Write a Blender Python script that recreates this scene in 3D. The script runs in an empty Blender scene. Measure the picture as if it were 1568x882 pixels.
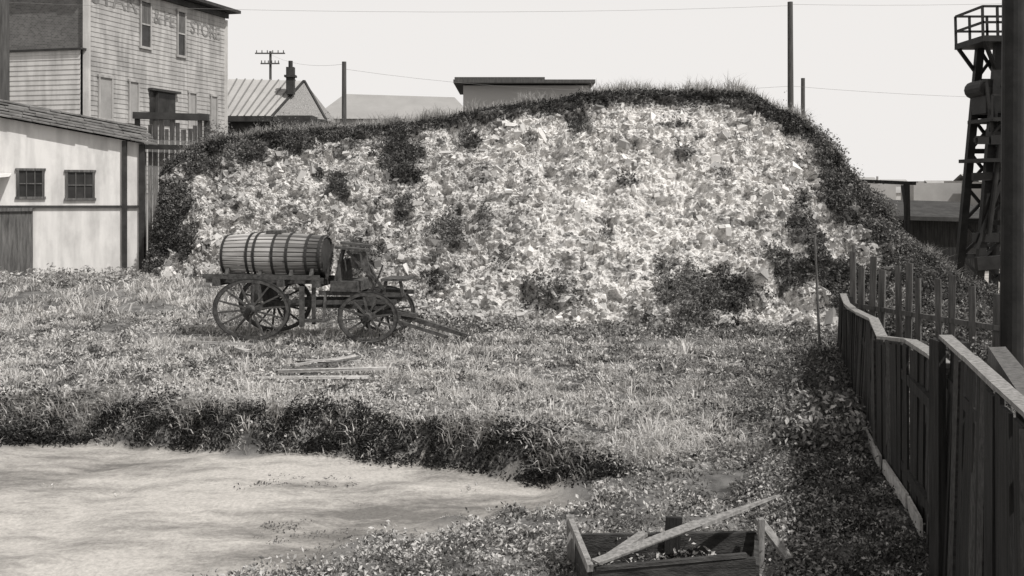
import bpy, math, random
import numpy as np
from mathutils import Vector, Matrix
random.seed(7); rng=np.random.default_rng(7)
sc=bpy.context.scene
sc.view_settings.view_transform='Standard'
try: sc.view_settings.look='None'
except Exception: pass
sc.view_settings.exposure=0

# ------------------------------------------------------------ noise
def _h(ix,iy,iz):
    n=(ix*374761393+iy*668265263+iz*1013904223)&0xffffffff
    n=((n^(n>>13))*1274126177)&0xffffffff
    n=n^(n>>16)
    return (n&0xffff)/32767.5-1.0
def vnoise(x,y,z):
    x,y,z=np.broadcast_arrays(np.asarray(x,float),np.asarray(y,float),np.asarray(z,float))
    fx=np.floor(x);fy=np.floor(y);fz=np.floor(z)
    ix=fx.astype(np.int64);iy=fy.astype(np.int64);iz=fz.astype(np.int64)
    u=x-fx;v=y-fy;w=z-fz
    u=u*u*(3-2*u);v=v*v*(3-2*v);w=w*w*(3-2*w)
    def L(a,b,t): return a+(b-a)*t
    c=lambda a,b,d:_h(ix+a,iy+b,iz+d)
    return L(L(L(c(0,0,0),c(1,0,0),u),L(c(0,1,0),c(1,1,0),u),v),
             L(L(c(0,0,1),c(1,0,1),u),L(c(0,1,1),c(1,1,1),u),v),w)
def fbm(x,y,z,o=4,k=.5):
    s=0;a=1;t=0
    for i in range(o):
        s=s+a*vnoise(x*2**i+i*17.3,y*2**i+i*5.1,z*2**i+i*9.7); t+=a; a*=k
        x,y,z=.8*x+.36*y+.48*z,-.6*x+.48*y+.64*z,-.8*y+.6*z
    return s/t
def ss(a,b,x):
    t=np.clip((x-a)/(b-a),0,1); return t*t*(3-2*t)

# ------------------------------------------------------------ materials
TINT=(1.0,0.975,0.942)
def mat_new(name):
    m=bpy.data.materials.new(name); m.use_nodes=True
    nt=m.node_tree; b=nt.nodes['Principled BSDF']
    b.inputs['Roughness'].default_value=.85
    b.inputs['Specular IOR Level'].default_value=.2
    return m,nt,b
def g3(v): return (v*TINT[0],v*TINT[1],v*TINT[2],1)
def noise_mat(name,lo,hi,scale=3,detail=6,bump=.3,rough=.85,stretch=(1,1,1),p=(.3,.7),bscale=None,dist=.02,stain=None):
    m,nt,b=mat_new(name); N=nt.nodes; Lk=nt.links
    tc=N.new('ShaderNodeTexCoord'); mp=N.new('ShaderNodeMapping'); mp.inputs['Scale'].default_value=stretch
    Lk.new(tc.outputs['Object'],mp.inputs['Vector'])
    n=N.new('ShaderNodeTexNoise'); n.inputs['Scale'].default_value=scale; n.inputs['Detail'].default_value=detail; n.inputs['Roughness'].default_value=.65
    Lk.new(mp.outputs[0],n.inputs['Vector'])
    r=N.new('ShaderNodeValToRGB'); r.color_ramp.elements[0].position=p[0]; r.color_ramp.elements[1].position=p[1]
    r.color_ramp.elements[0].color=g3(lo); r.color_ramp.elements[1].color=g3(hi)
    Lk.new(n.outputs['Fac'],r.inputs[0]); out=r.outputs[0]
    if stain:
        mp2=N.new('ShaderNodeMapping'); mp2.inputs['Scale'].default_value=(2.5,2.5,.35); Lk.new(tc.outputs['Object'],mp2.inputs[0])
        n3=N.new('ShaderNodeTexNoise'); n3.inputs['Scale'].default_value=1.6; n3.inputs['Detail'].default_value=7; Lk.new(mp2.outputs[0],n3.inputs['Vector'])
        r3=N.new('ShaderNodeValToRGB'); r3.color_ramp.elements[0].position=.35; r3.color_ramp.elements[1].position=.6
        r3.color_ramp.elements[0].color=(stain,stain,stain,1); r3.color_ramp.elements[1].color=(1,1,1,1); Lk.new(n3.outputs[0],r3.inputs[0])
        mx=N.new('ShaderNodeMix'); mx.data_type='RGBA'; mx.blend_type='MULTIPLY'; mx.inputs[0].default_value=1; Lk.new(out,mx.inputs[6]); Lk.new(r3.outputs[0],mx.inputs[7]); out=mx.outputs[2]
    Lk.new(out,b.inputs['Base Color'])
    n2=N.new('ShaderNodeTexNoise'); n2.inputs['Scale'].default_value=bscale or scale*6; n2.inputs['Detail'].default_value=5
    Lk.new(mp.outputs[0],n2.inputs['Vector'])
    bp=N.new('ShaderNodeBump'); bp.inputs['Strength'].default_value=bump; bp.inputs['Distance'].default_value=dist
    Lk.new(n2.outputs['Fac'],bp.inputs['Height']); Lk.new(bp.outputs[0],b.inputs['Normal'])
    b.inputs['Roughness'].default_value=rough
    return m
def shade_mat(name,transl=.25):
    m,nt,b=mat_new(name); N=nt.nodes; Lk=nt.links
    a=N.new('ShaderNodeAttribute'); a.attribute_name='shade'
    mx=N.new('ShaderNodeMix'); mx.data_type='RGBA'; mx.blend_type='MULTIPLY'; mx.inputs[0].default_value=1
    cb=N.new('ShaderNodeCombineColor')
    for i in range(3): Lk.new(a.outputs['Fac'],cb.inputs[i])
    Lk.new(cb.outputs[0],mx.inputs[6]); mx.inputs[7].default_value=(*TINT,1)
    Lk.new(mx.outputs[2],b.inputs['Base Color'])
    b.inputs['Roughness'].default_value=.8
    if transl>0:
        t=N.new('ShaderNodeBsdfTranslucent'); Lk.new(mx.outputs[2],t.inputs['Color'])
        ms=N.new('ShaderNodeMixShader'); ms.inputs[0].default_value=transl
        Lk.new(b.outputs[0],ms.inputs[1]); Lk.new(t.outputs[0],ms.inputs[2])
        Lk.new(ms.outputs[0],N['Material Output'].inputs['Surface'])
    return m
M_grass=shade_mat('grass_blade',.3)
M_leaf=shade_mat('weed_leaf',.25)
M_rubble=shade_mat('rubble_chunk',0)
M_wood_old=noise_mat('weathered_wood',.12,.38,4,8,.5,stretch=(6,6,.6))
M_wood_dark=noise_mat('dark_fence_wood',.010,.048,3,8,.6,stretch=(7,7,.5))
M_crate=noise_mat('crate_wood_shaded',.02,.09,3,8,.6,stretch=(1.5,6,6))  # dark wood, with the shade on the crate sides put into its colour
M_wood_gray=noise_mat('gray_boards',.05,.19,3,8,.5,stretch=(6,6,.5))
M_wood_light=noise_mat('bleached_wood',.25,.55,4,8,.4,stretch=(3,3,3))
M_white=noise_mat('white_paint_weathered',.56,.72,1.3,8,.15,stretch=(1,1,.6),p=(.3,.55),stain=.80)
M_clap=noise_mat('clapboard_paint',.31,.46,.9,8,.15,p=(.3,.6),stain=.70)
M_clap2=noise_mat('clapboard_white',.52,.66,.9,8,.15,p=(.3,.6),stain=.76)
M_glass=noise_mat('window_glass_dark',.02,.05,2,2,.0,rough=.25)
M_black=noise_mat('dark_steel',.012,.03,3,5,.2,rough=.6)
M_pole=noise_mat('pole_wood',.05,.12,3,7,.5,stretch=(6,6,.5))
M_roof=noise_mat('old_shingles',.08,.24,2.5,8,.6,stretch=(1,1,1))
M_metalroof=noise_mat('metal_roof_pale',.34,.46,.8,5,.1)
M_haze=noise_mat('distant_wall_hazed',.38,.50,.1,4,.1)  # pale far walls, distance haze mixed into the colour
M_haze2=noise_mat('hazed_grey_building',.27,.34,.3,5,.1)  # greyer walls and roofs far off, haze painted into the tone
M_haze_d=noise_mat('distant_dark_hazed',.18,.26,.2,4,.1)  # dark far parts lightened by painted haze
M_iron=noise_mat('rusty_iron',.015,.05,8,5,.3,rough=.6)
M_trim=noise_mat('dark_trim',.03,.07,3,5,.2)
M_letter=noise_mat('faded_lettering',.09,.34,2.4,8,.1)
M_shut=noise_mat('boarded_shutter',.26,.36,2,5,.1)
M_wood_wag=noise_mat('wagon_wood',.03,.13,5,7,.4,stretch=(2,2,2))
def brick_mat():
    m,nt,b=mat_new('old_brick'); N=nt.nodes; Lk=nt.links
    tc=N.new('ShaderNodeTexCoord'); sp=N.new('ShaderNodeSeparateXYZ'); cb=N.new('ShaderNodeCombineXYZ')
    Lk.new(tc.outputs['Object'],sp.inputs[0]); Lk.new(sp.outputs['X'],cb.inputs['X']); Lk.new(sp.outputs['Z'],cb.inputs['Y'])
    br=N.new('ShaderNodeTexBrick'); br.inputs['Scale'].default_value=4; br.inputs['Color1'].default_value=g3(.12); br.inputs['Color2'].default_value=g3(.19); br.inputs['Mortar'].default_value=g3(.26)
    br.inputs['Mortar Size'].default_value=.015
    Lk.new(cb.outputs[0],br.inputs['Vector']); 
    n=N.new('ShaderNodeTexNoise'); n.inputs['Scale'].default_value=1.5; n.inputs['Detail'].default_value=8; Lk.new(tc.outputs['Object'],n.inputs['Vector'])
    mx=N.new('ShaderNodeMix'); mx.data_type='RGBA'; mx.blend_type='MULTIPLY'; mx.inputs[0].default_value=.8
    r=N.new('ShaderNodeValToRGB'); r.color_ramp.elements[0].color=(.5,.5,.5,1); r.color_ramp.elements[1].color=(1.3,1.3,1.3,1)
    Lk.new(n.outputs[0],r.inputs[0]); Lk.new(br.outputs['Color'],mx.inputs[6]); Lk.new(r.outputs[0],mx.inputs[7])
    Lk.new(mx.outputs[2],b.inputs['Base Color']); return m
M_brick=brick_mat()

# ------------------------------------------------------------ mesh helpers
def mesh_np(name,V,F,mat,shade=None,smooth=False,parent=None):
    me=bpy.data.meshes.new(name)
    V=np.ascontiguousarray(V,dtype=np.float32)
    me.vertices.add(len(V)); me.vertices.foreach_set('co',V.ravel())
    loops=np.concatenate([f.ravel() for f in F]).astype(np.int32)
    tot=np.concatenate([np.full(len(f),f.shape[1]) for f in F]).astype(np.int32)
    st=np.concatenate([[0],np.cumsum(tot)[:-1]]).astype(np.int32)
    me.loops.add(len(loops)); me.loops.foreach_set('vertex_index',loops)
    me.polygons.add(len(tot)); me.polygons.foreach_set('loop_start',st); me.polygons.foreach_set('loop_total',tot)
    me.update(calc_edges=True)
    me.polygons.foreach_set('use_smooth',np.full(len(tot),bool(smooth)))
    if shade is not None:
        for k,v in (shade.items() if isinstance(shade,dict) else {'shade':shade}.items()):
            a=me.attributes.new(k,'FLOAT','POINT'); a.data.foreach_set('value',np.ascontiguousarray(v,dtype=np.float32))
    me.materials.append(mat)
    o=bpy.data.objects.new(name,me); sc.collection.objects.link(o)
    if parent: o.parent=parent
    return o
class MB:
    def __init__(s): s.v=[];s.f=[];s.m=[]
    def add(s,vs,fs,m=0):
        o=len(s.v); s.v+= [tuple(v) for v in vs]; s.f+=[tuple(i+o for i in f) for f in fs]; s.m+=[m]*len(fs)
    def beam(s,p0,p1,w,h,m=0,up=(0,0,1),jit=0.0,taper=1.0):
        p0=Vector(p0);p1=Vector(p1);d=(p1-p0).normalized();up=Vector(up)
        if abs(d.dot(up))>.98: up=Vector((0,1,0)) if abs(d.y)<.9 else Vector((1,0,0))
        r=d.cross(up).normalized();u=r.cross(d).normalized()
        vs=[]
        for k,p in enumerate((p0,p1)):
            t=1 if k==0 else taper
            for a,b in ((-1,-1),(1,-1),(1,1),(-1,1)):
                q=p+r*a*w/2*t+u*b*h/2*t
                if jit: q+=Vector((random.uniform(-jit,jit),random.uniform(-jit,jit),random.uniform(-jit,jit)))
                vs.append(q)
        s.add(vs,[(3,2,1,0),(4,5,6,7),(0,1,5,4),(1,2,6,5),(2,3,7,6),(3,0,4,7)],m)
    def box(s,c,sz,m=0,rz=0):
        c=Vector(c); R=Matrix.Rotation(rz,3,'Z'); vs=[]
        for z in (-1,1):
            for a,b in ((-1,-1),(1,-1),(1,1),(-1,1)):
                vs.append(c+R@Vector((a*sz[0]/2,b*sz[1]/2,z*sz[2]/2)))
        s.add(vs,[(3,2,1,0),(4,5,6,7),(0,1,5,4),(1,2,6,5),(2,3,7,6),(3,0,4,7)],m)
    def cyl(s,p0,p1,r0,r1=None,n=10,m=0,cap=True):
        r1=r0 if r1 is None else r1
        p0=Vector(p0);p1=Vector(p1);d=(p1-p0).normalized();up=Vector((0,0,1)) if abs(d.z)<.9 else Vector((1,0,0))
        a=d.cross(up).normalized();b=a.cross(d)
        vs=[];
        for p,r in ((p0,r0),(p1,r1)):
            for i in range(n):
                t=2*math.pi*i/n; vs.append(p+a*math.cos(t)*r+b*math.sin(t)*r)
        fs=[(i,(i+1)%n,n+(i+1)%n,n+i) for i in range(n)]
        if cap: fs+=[tuple(range(n))[::-1],tuple(range(n,2*n))]
        s.add(vs,fs,m)
    def obj(s,name,mats,parent=None,smooth=False):
        me=bpy.data.meshes.new(name); me.from_pydata(s.v,[],s.f)
        if not isinstance(mats,(list,tuple)): mats=[mats]
        for m in mats: me.materials.append(m)
        me.polygons.foreach_set('material_index',s.m)
        o=bpy.data.objects.new(name,me); sc.collection.objects.link(o)
        if parent: o.parent=parent
        return o
def empty(name,loc=(0,0,0),rz=0):
    e=bpy.data.objects.new(name,None); sc.collection.objects.link(e); e.location=loc; e.rotation_euler=(0,0,rz); e.empty_display_size=.3; return e

# ------------------------------------------------------------ terrain
TOPX=[-14,-7.14,-5.9,-4.35,-2.49,-.69,.44,.9]; TOPY=[15.6,15.3,15.6,15.1,14.76,13.9,13.15,12.6]
BOTX=[-14,-3.6,-2.4,-2.1,-1.1,.11,.9]; BOTY=[6,8.4,10.1,10.5,11.3,11.98,12.6]
def bareness(x,y):
    w=vnoise(x*1.1,y*1.1,3)*.30+vnoise(x*3.1,y*3.1,8)*.18
    dt=np.interp(x,TOPX,TOPY)+w-y; db=y-np.interp(x,BOTX,BOTY)+w*2.0
    dr=(.75-x)+w
    return dt,db,dr
def depth_patch(x,y):
    dt,db,dr=bareness(x,y)
    return np.minimum(np.minimum(ss(-.34,.08,dt),ss(-1.6,.6,db)),ss(-.7,.9,dr))
def gz(x,y):
    x=np.asarray(x,float);y=np.asarray(y,float)
    z=.6*ss(24,33,y)*ss(1,-5,x)
    near=ss(70,40,y)
    z=z+near*(fbm(x*.35,y*.35,1.0,3)*.10+vnoise(x*1.7,y*1.7,5)*.035)
    dt,db,dr=bareness(x,y)
    lip=np.exp(-((dt+.55)/.45)**2)*ss(1.5,.2,x)*.15
    d=depth_patch(x,y)
    return z+lip-.32*d
def axis(lo,hi,step,far):
    a=[lo-(far*(k/9)**3) for k in range(9,0,-1)]; b=list(np.arange(lo,hi,step)); c=[hi+(far*(k/9)**3) for k in range(0,10)]
    return np.array(a+b+c)
xs=axis(-17,14,.10,2500); ys=axis(5,40,.10,3500)
ys=ys[ys>-300]
X,Y=np.meshgrid(xs,ys); Z=gz(X,Y)
fine=ss(45,36,Y)
Z=Z+fine*(fbm(X*4,Y*4,2,3)*.024)
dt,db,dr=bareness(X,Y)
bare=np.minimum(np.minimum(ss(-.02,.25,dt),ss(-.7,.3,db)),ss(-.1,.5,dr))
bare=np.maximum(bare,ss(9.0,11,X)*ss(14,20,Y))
nx,ny=len(xs),len(ys)
I=np.arange(nx*ny).reshape(ny,nx)
Fq=np.stack([I[:-1,:-1],I[:-1,1:],I[1:,1:],I[1:,:-1]],-1).reshape(-1,4)
def ground_mat():
    m,nt,b=mat_new('soil_and_dirt'); N=nt.nodes; Lk=nt.links
    a=N.new('ShaderNodeAttribute'); a.attribute_name='bare'
    tc=N.new('ShaderNodeTexCoord')
    def nz(s,d=8,st=None,ro=.7):
        n=N.new('ShaderNodeTexNoise'); n.inputs['Scale'].default_value=s; n.inputs['Detail'].default_value=d; n.inputs['Roughness'].default_value=ro
        if st:
            mp=N.new('ShaderNodeMapping'); mp.inputs['Scale'].default_value=st; Lk.new(tc.outputs['Object'],mp.inputs[0]); Lk.new(mp.outputs[0],n.inputs['Vector'])
        else: Lk.new(tc.outputs['Object'],n.inputs['Vector'])
        return n
    def ramp(n,p0,c0,p1,c1):
        r=N.new('ShaderNodeValToRGB'); e=r.color_ramp.elements; e[0].position=p0;e[1].position=p1;e[0].color=g3(c0);e[1].color=g3(c1); Lk.new(n.outputs['Fac'],r.inputs[0]); return r
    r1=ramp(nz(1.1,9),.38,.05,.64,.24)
    r2=ramp(nz(.8,13,(.5,1.2,1),.70),.38,.19,.56,.52)
    r3=ramp(nz(22,6),.3,.66,.65,1.05)
    mul=N.new('ShaderNodeMix'); mul.data_type='RGBA'; mul.blend_type='MULTIPLY'; mul.inputs[0].default_value=1
    Lk.new(r2.outputs[0],mul.inputs[6]); Lk.new(r3.outputs[0],mul.inputs[7])
    mx=N.new('ShaderNodeMix'); mx.data_type='RGBA'
    Lk.new(a.outputs['Fac'],mx.inputs[0]); Lk.new(r1.outputs[0],mx.inputs[6]); Lk.new(mul.outputs[2],mx.inputs[7])
    Lk.new(mx.outputs[2],b.inputs['Base Color'])
    bp=N.new('ShaderNodeBump'); bp.inputs['Strength'].default_value=.7; bp.inputs['Distance'].default_value=.035
    Lk.new(nz(9,8).outputs['Fac'],bp.inputs['Height']); Lk.new(bp.outputs[0],b.inputs['Normal'])
    b.inputs['Roughness'].default_value=.95
    return m
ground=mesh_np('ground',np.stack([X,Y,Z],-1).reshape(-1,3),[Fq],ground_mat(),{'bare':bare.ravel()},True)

# ------------------------------------------------------------ mound
ST=[((-11.0,35.5),(-11.0,36,.7)),((-11.1,33.0),(-10.95,34.4,3.7)),((-10.1,32.3),(-10.2,35,4.5)),((-8.2,31),(-8.0,35,5.0)),
((-5.0,28.5),(-4.5,34,5.15)),((-2.5,26.6),(-1.65,33,5.45)),((-1.0,25.2),(.88,32,5.78)),((.6,24.9),(2.14,31,6.0)),((2.8,24.8),(4.28,30.5,5.97)),
((4.6,24.9),(6.35,30,5.97)),((6.2,24.5),(7.7,29.5,5.15)),((7.2,23.8),(8.4,29,4.3)),((8.0,23.2),(8.8,28,3.3)),((8.8,22.8),(9.2,27,2.4)),
((9.4,22.5),(9.7,26,1.6)),((10.4,22.8),(10.7,25.5,.7)),((11.8,24),(11.8,25.5,.0))]
bx=np.array([s[0][0] for s in ST]);by=np.array([s[0][1] for s in ST]);cx=np.array([s[1][0] for s in ST]);cy=np.array([s[1][1] for s in ST]);cz=np.array([s[1][2] for s in ST])
NU,NV=860,390
par=np.concatenate([[0],np.cumsum(np.hypot(np.diff(cx),np.diff(cy))*.5+np.hypot(np.diff(bx),np.diff(by))*.5+np.abs(np.diff(cz))*.4)])
u=np.linspace(0,par[-1],NU)
def sm(a):
    k=np.interp(u,par,a); w=np.hanning(37); w/=w.sum(); return np.convolve(np.pad(k,18,mode='edge'),w,'valid')
Bx,By,Cx,Cy,Cz=map(sm,(bx,by,cx,cy,cz))
v=np.concatenate([np.linspace(0,1.05,330),np.linspace(1.055,1.45,60)])
h=np.interp(v,[0,.12,.35,.6,.82,.9,.95,1.0,1.15,1.45],[-.03,.12,.36,.62,.83,.93,.965,1.0,1.5,2.9])
g=np.interp(v,[0,.12,.35,.6,.82,.9,.95,1.0,1.15,1.45],[-.04,.07,.31,.60,.82,.89,.965,1.0,1.0,-.05])
UU,VV=np.meshgrid(np.arange(NU),v)
Hh=h[:,None];Gg=g[:,None]
MX=Bx+(Cx-Bx)*np.minimum(Hh,1.2); MY=By+(Cy-By)*Hh+0*MX
MY=np.where(VV>1,Cy+(Hh-1)*5.0,MY)
base=gz(MX,MY)
MZ=base+(Cz-base)*Gg
amp=ss(-.02,.10,VV)*ss(1.45,1.2,VV)*np.clip(Cz/3,.25,1)
n1=fbm(MX*.55,MY*.55,MZ*.55,3); n2=fbm(MX*1.7+9,MY*1.7,MZ*1.7,3); n3=fbm(MX*4.3+3,MY*4.3,MZ*4.3+7,5,.72)
ridge=np.abs(fbm(MX*1.5+2*n1,MY*1.5+4,MZ*1.7,5,.62))
n4=fbm(MX*15,MY*15,MZ*15,2,.8)
face=ss(1.03,.95,VV)
D=amp*(n1*.42+n2*.30+face*(n3*.22-ridge*.50+.08+n4*.03)+(1-face)*n3*.05)
MY=MY-D*.72; MZ=MZ+D*.55*np.where(VV>.9,.45,1)
MP=np.stack([MX,MY,MZ],-1)
du=np.gradient(MP,axis=1); dv=np.gradient(MP,axis=0); MN=np.cross(du,dv); MN/=np.linalg.norm(MN,axis=-1,keepdims=True)+1e-9
PATCH=[(-3.36,4.3,.75,.9,1),(-3.1,3.6,.55,.5,1),(-1.11,4.62,.38,.36,1),(-1.58,2.1,.5,.6,.95),(-.74,2.5,.2,.5,.7),(-5.07,3.3,.36,.42,.9),(-5.8,3.6,.22,.22,.7),
(-2.97,2.6,.35,.5,.9),(.9,.75,.9,.5,.65),(4.5,.72,1.4,.8,1),(6.5,1.3,.55,.5,1),(7.2,2.0,.42,1.0,.9),(8.4,4.0,.6,.65,1),(7.8,4.8,.6,.3,1),(2.96,3.4,.36,.14,.8),
(4.5,4.16,.3,.2,.9),(1.8,5.05,.28,.4,.9),(4.4,4.95,.5,.1,.8),(-10.6,2.2,.85,1.7,1),(-9.7,1.5,.4,.8,.9),(-9.8,4.1,.9,.5,1),(-8.4,4.35,1.2,.4,1),(-6.9,4.6,1.1,.36,1),
(-5.4,4.75,.7,.3,1),(-4.0,1.4,.45,.5,1),(8.9,2.6,.6,1.0,1),(7.9,.9,.9,.8,1),(5.4,3.6,.22,.13,.7),(-.3,1.5,.4,.4,.45),(-2.0,.9,.5,.35,.6),(-7.8,1.2,.5,.3,.5),
(8.1,3.1,.4,.8,.9),(9.2,1.4,.8,.9,1),(2.3,2.1,.25,.2,.4),(3.3,4.4,.2,.2,.4),(.5,4.6,.25,.18,.5)]
veg=np.zeros_like(MX)
edge=fbm(MX*2.3+40,MY*2.3,MZ*2.3,4,.65)
for (px,pz,rx,rz,st) in PATCH:
    e=np.sqrt(((MX-px)/rx)**2+((MZ-pz)/rz)**2)+edge*1.2
    veg=np.maximum(veg,st*ss(1.2,.38,e)*(VV<1.02))
veg=np.maximum(veg,.7*ss(8.5,9.3,MX))
speck=ss(.28,.50,fbm(MX*1.5+60,MY*1.5,MZ*2.0,4,.62))*ss(8,-3,MX)
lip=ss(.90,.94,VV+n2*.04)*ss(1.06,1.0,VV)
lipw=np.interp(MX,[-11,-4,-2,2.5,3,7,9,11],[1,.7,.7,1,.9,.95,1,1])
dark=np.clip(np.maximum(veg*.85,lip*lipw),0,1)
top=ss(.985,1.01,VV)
cav=np.clip(-(n3*.9+n4*.4),0,1)+ss(.0,.10,-ridge+.06)*.2  # hollows of the displacement, shading painted into the mound colour below
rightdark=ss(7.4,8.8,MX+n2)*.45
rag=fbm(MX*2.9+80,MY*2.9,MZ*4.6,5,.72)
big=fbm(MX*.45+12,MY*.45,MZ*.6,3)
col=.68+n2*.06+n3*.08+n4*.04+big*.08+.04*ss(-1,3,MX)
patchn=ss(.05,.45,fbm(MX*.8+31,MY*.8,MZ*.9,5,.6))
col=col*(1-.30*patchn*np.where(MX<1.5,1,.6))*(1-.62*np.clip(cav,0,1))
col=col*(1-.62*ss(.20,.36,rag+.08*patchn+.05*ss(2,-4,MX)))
leftd=ss(.5,-2.5,MX)*.10  # shadow left of centre painted as a greyer mound tone
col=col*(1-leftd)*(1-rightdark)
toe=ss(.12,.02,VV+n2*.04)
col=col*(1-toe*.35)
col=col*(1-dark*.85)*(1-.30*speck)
col=np.where(VV>1,col*(1-top)+.18*top,col)
col=np.clip(col,.025,.74)
I=np.arange(NU*NV).reshape(NV,NU)
Fm=np.stack([I[:-1,:-1],I[:-1,1:],I[1:,1:],I[1:,:-1]],-1).reshape(-1,4)
def mound_mat():
    m,nt,b=mat_new('chalky_spoil_earth'); N=nt.nodes; Lk=nt.links
    a=N.new('ShaderNodeAttribute'); a.attribute_name='shade'
    tc=N.new('ShaderNodeTexCoord'); mp=N.new('ShaderNodeMapping'); mp.inputs['Scale'].default_value=(.8,.8,1.2); Lk.new(tc.outputs['Object'],mp.inputs[0])
    n=N.new('ShaderNodeTexNoise'); n.inputs['Scale'].default_value=7; n.inputs['Detail'].default_value=11; n.inputs['Roughness'].default_value=.82
    Lk.new(mp.outputs[0],n.inputs['Vector'])
    r=N.new('ShaderNodeValToRGB'); e=r.color_ramp.elements; e[0].position=.38;e[0].color=(.48,.48,.48,1);e[1].position=.52;e[1].color=(1.08,1.08,1.08,1); Lk.new(n.outputs['Fac'],r.inputs[0])
    cb=N.new('ShaderNodeCombineColor')
    for i in range(3): Lk.new(a.outputs['Fac'],cb.inputs[i])
    m1=N.new('ShaderNodeMix'); m1.data_type='RGBA'; m1.blend_type='MULTIPLY'; m1.inputs[0].default_value=1; Lk.new(cb.outputs[0],m1.inputs[6]); Lk.new(r.outputs[0],m1.inputs[7])
    m2=N.new('ShaderNodeMix'); m2.data_type='RGBA'; m2.blend_type='MULTIPLY'; m2.inputs[0].default_value=1; Lk.new(m1.outputs[2],m2.inputs[6]); m2.inputs[7].default_value=(*TINT,1)
    Lk.new(m2.outputs[2],b.inputs['Base Color'])
    b1=N.new('ShaderNodeBump'); b1.inputs['Strength'].default_value=.8; b1.inputs['Distance'].default_value=.05; Lk.new(n.outputs['Fac'],b1.inputs['Height'])
    Lk.new(b1.outputs[0],b.inputs['Normal']); b.inputs['Roughness'].default_value=.95
    return m
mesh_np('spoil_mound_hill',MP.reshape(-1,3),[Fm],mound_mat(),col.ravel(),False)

def chunks(name,P,S,shade):
    n=len(P)
    base=np.array([[-1,-1,-1],[1,-1,-1],[1,1,-1],[-1,1,-1],[-1,-1,1],[1,-1,1],[1,1,1],[-1,1,1]],float)*.5
    V=base[None]*rng.uniform(.35,1.25,(n,8,3))
    V*=np.exp(rng.normal(0,.45,(n,1,3)))*S[:,None,None]
    ax=rng.normal(size=(n,3)); ax/=np.linalg.norm(ax,axis=1,keepdims=True); an=rng.uniform(0,6.28,n)
    K=np.zeros((n,3,3)); K[:,0,1]=-ax[:,2];K[:,0,2]=ax[:,1];K[:,1,0]=ax[:,2];K[:,1,2]=-ax[:,0];K[:,2,0]=-ax[:,1];K[:,2,1]=ax[:,0]
    R=np.eye(3)[None]+np.sin(an)[:,None,None]*K+(1-np.cos(an))[:,None,None]*(K@K)
    V=np.einsum('nij,nkj->nki',R,V)+P[:,None,:]
    f=np.array([(3,2,1,0),(4,5,6,7),(0,1,5,4),(1,2,6,5),(2,3,7,6),(3,0,4,7)])
    F=(f[None]+8*np.arange(n)[:,None,None]).reshape(-1,4)
    return mesh_np(name,V.reshape(-1,3),[F],M_rubble,np.repeat(shade,8))
def msample(n,vlo,vhi,wfun=None):
    iu=rng.integers(0,NU,n); iv=rng.integers(int(np.searchsorted(v,vlo)),int(np.searchsorted(v,vhi)),n)
    if wfun is not None:
        k=rng.random(n)<wfun[iv,iu]; iu=iu[k];iv=iv[k]
    return MP[iv,iu],MN[iv,iu],iv,iu
P,Nn,iv,iu=msample(80000,.03,.93,(1-dark)*(.25+.75*ss(-.1,.5,n2)))
S=.022+.12*rng.random(len(P))**5
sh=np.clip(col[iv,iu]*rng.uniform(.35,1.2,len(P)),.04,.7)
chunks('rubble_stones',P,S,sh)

# ------------------------------------------------------------ blades & leaves
def blades(P,H,W,lean,shade,az=None):
    n=len(P); az=rng.uniform(0,6.283,n) if az is None else az
    d=np.stack([np.cos(az),np.sin(az),0*az],-1)
    a2=rng.uniform(0,6.283,n); w=np.stack([np.cos(a2),np.sin(a2),0*az],-1)*W[:,None]*.5
    up=np.array([0,0,1.0])
    m=P+up*(H*.55)[:,None]+d*(lean*H*.3)[:,None]
    t=P+up*(H*(1-.35*lean))[:,None]+d*(lean*H*.95)[:,None]
    V=np.stack([P-w,P+w,m+w*.8,m-w*.8,t],1)
    b=5*np.arange(n)[:,None]
    return V.reshape(-1,3),b+np.array([[0,1,2,3]]),b+np.array([[3,2,4]]),np.repeat(shade,5)
def leaves(P,S,shade,aspect=.5,flat=.5):
    n=len(P); nrm=rng.normal(size=(n,3)); nrm[:,2]+=flat*1.5; nrm/=np.linalg.norm(nrm,axis=1,keepdims=True)
    r=rng.normal(size=(n,3)); a=np.cross(nrm,r); a/=np.linalg.norm(a,axis=1,keepdims=True); b=np.cross(nrm,a)
    a=a*S[:,None]; b=b*(S*aspect)[:,None]
    V=np.stack([P-a*.5,P+b*.5+nrm*(S*.08)[:,None],P+a*.5,P-b*.5+nrm*(S*.08)[:,None]],1)
    q=4*np.arange(n)[:,None]+np.array([[0,1,2,3]])
    return V.reshape(-1,3),q,np.repeat(shade,4)
class Veg:
    def __init__(s): s.V=[];s.Q=[];s.T=[];s.S=[];s.n=0
    def bl(s,*a,**k):
        V,Q,T,S=blades(*a,**k); s.V.append(V);s.Q.append(Q+s.n);s.T.append(T+s.n);s.S.append(S);s.n+=len(V)
    def lf(s,*a,**k):
        V,Q,S=leaves(*a,**k); s.V.append(V);s.Q.append(Q+s.n);s.S.append(S);s.n+=len(V)
    def obj(s,name,mat):
        F=[np.concatenate(s.Q)]
        if s.T: F.append(np.concatenate(s.T))
        return mesh_np(name,np.concatenate(s.V),F,mat,np.concatenate(s.S))
def baseY(x): 
    o=np.argsort(bx); return np.interp(x,bx[o],by[o])
def in_mound(x,y): return (y>baseY(x)+.15)&(x>-11.2)&(x<11.8)
FBY=[3.5,5.83,9,10.4,12.9,17.6,21.9]; FBX=[2.14,2.72,3.51,3.9,4.30,5.45,6.55]
def fenceX(y): return np.interp(y,FBY,FBX)
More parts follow.
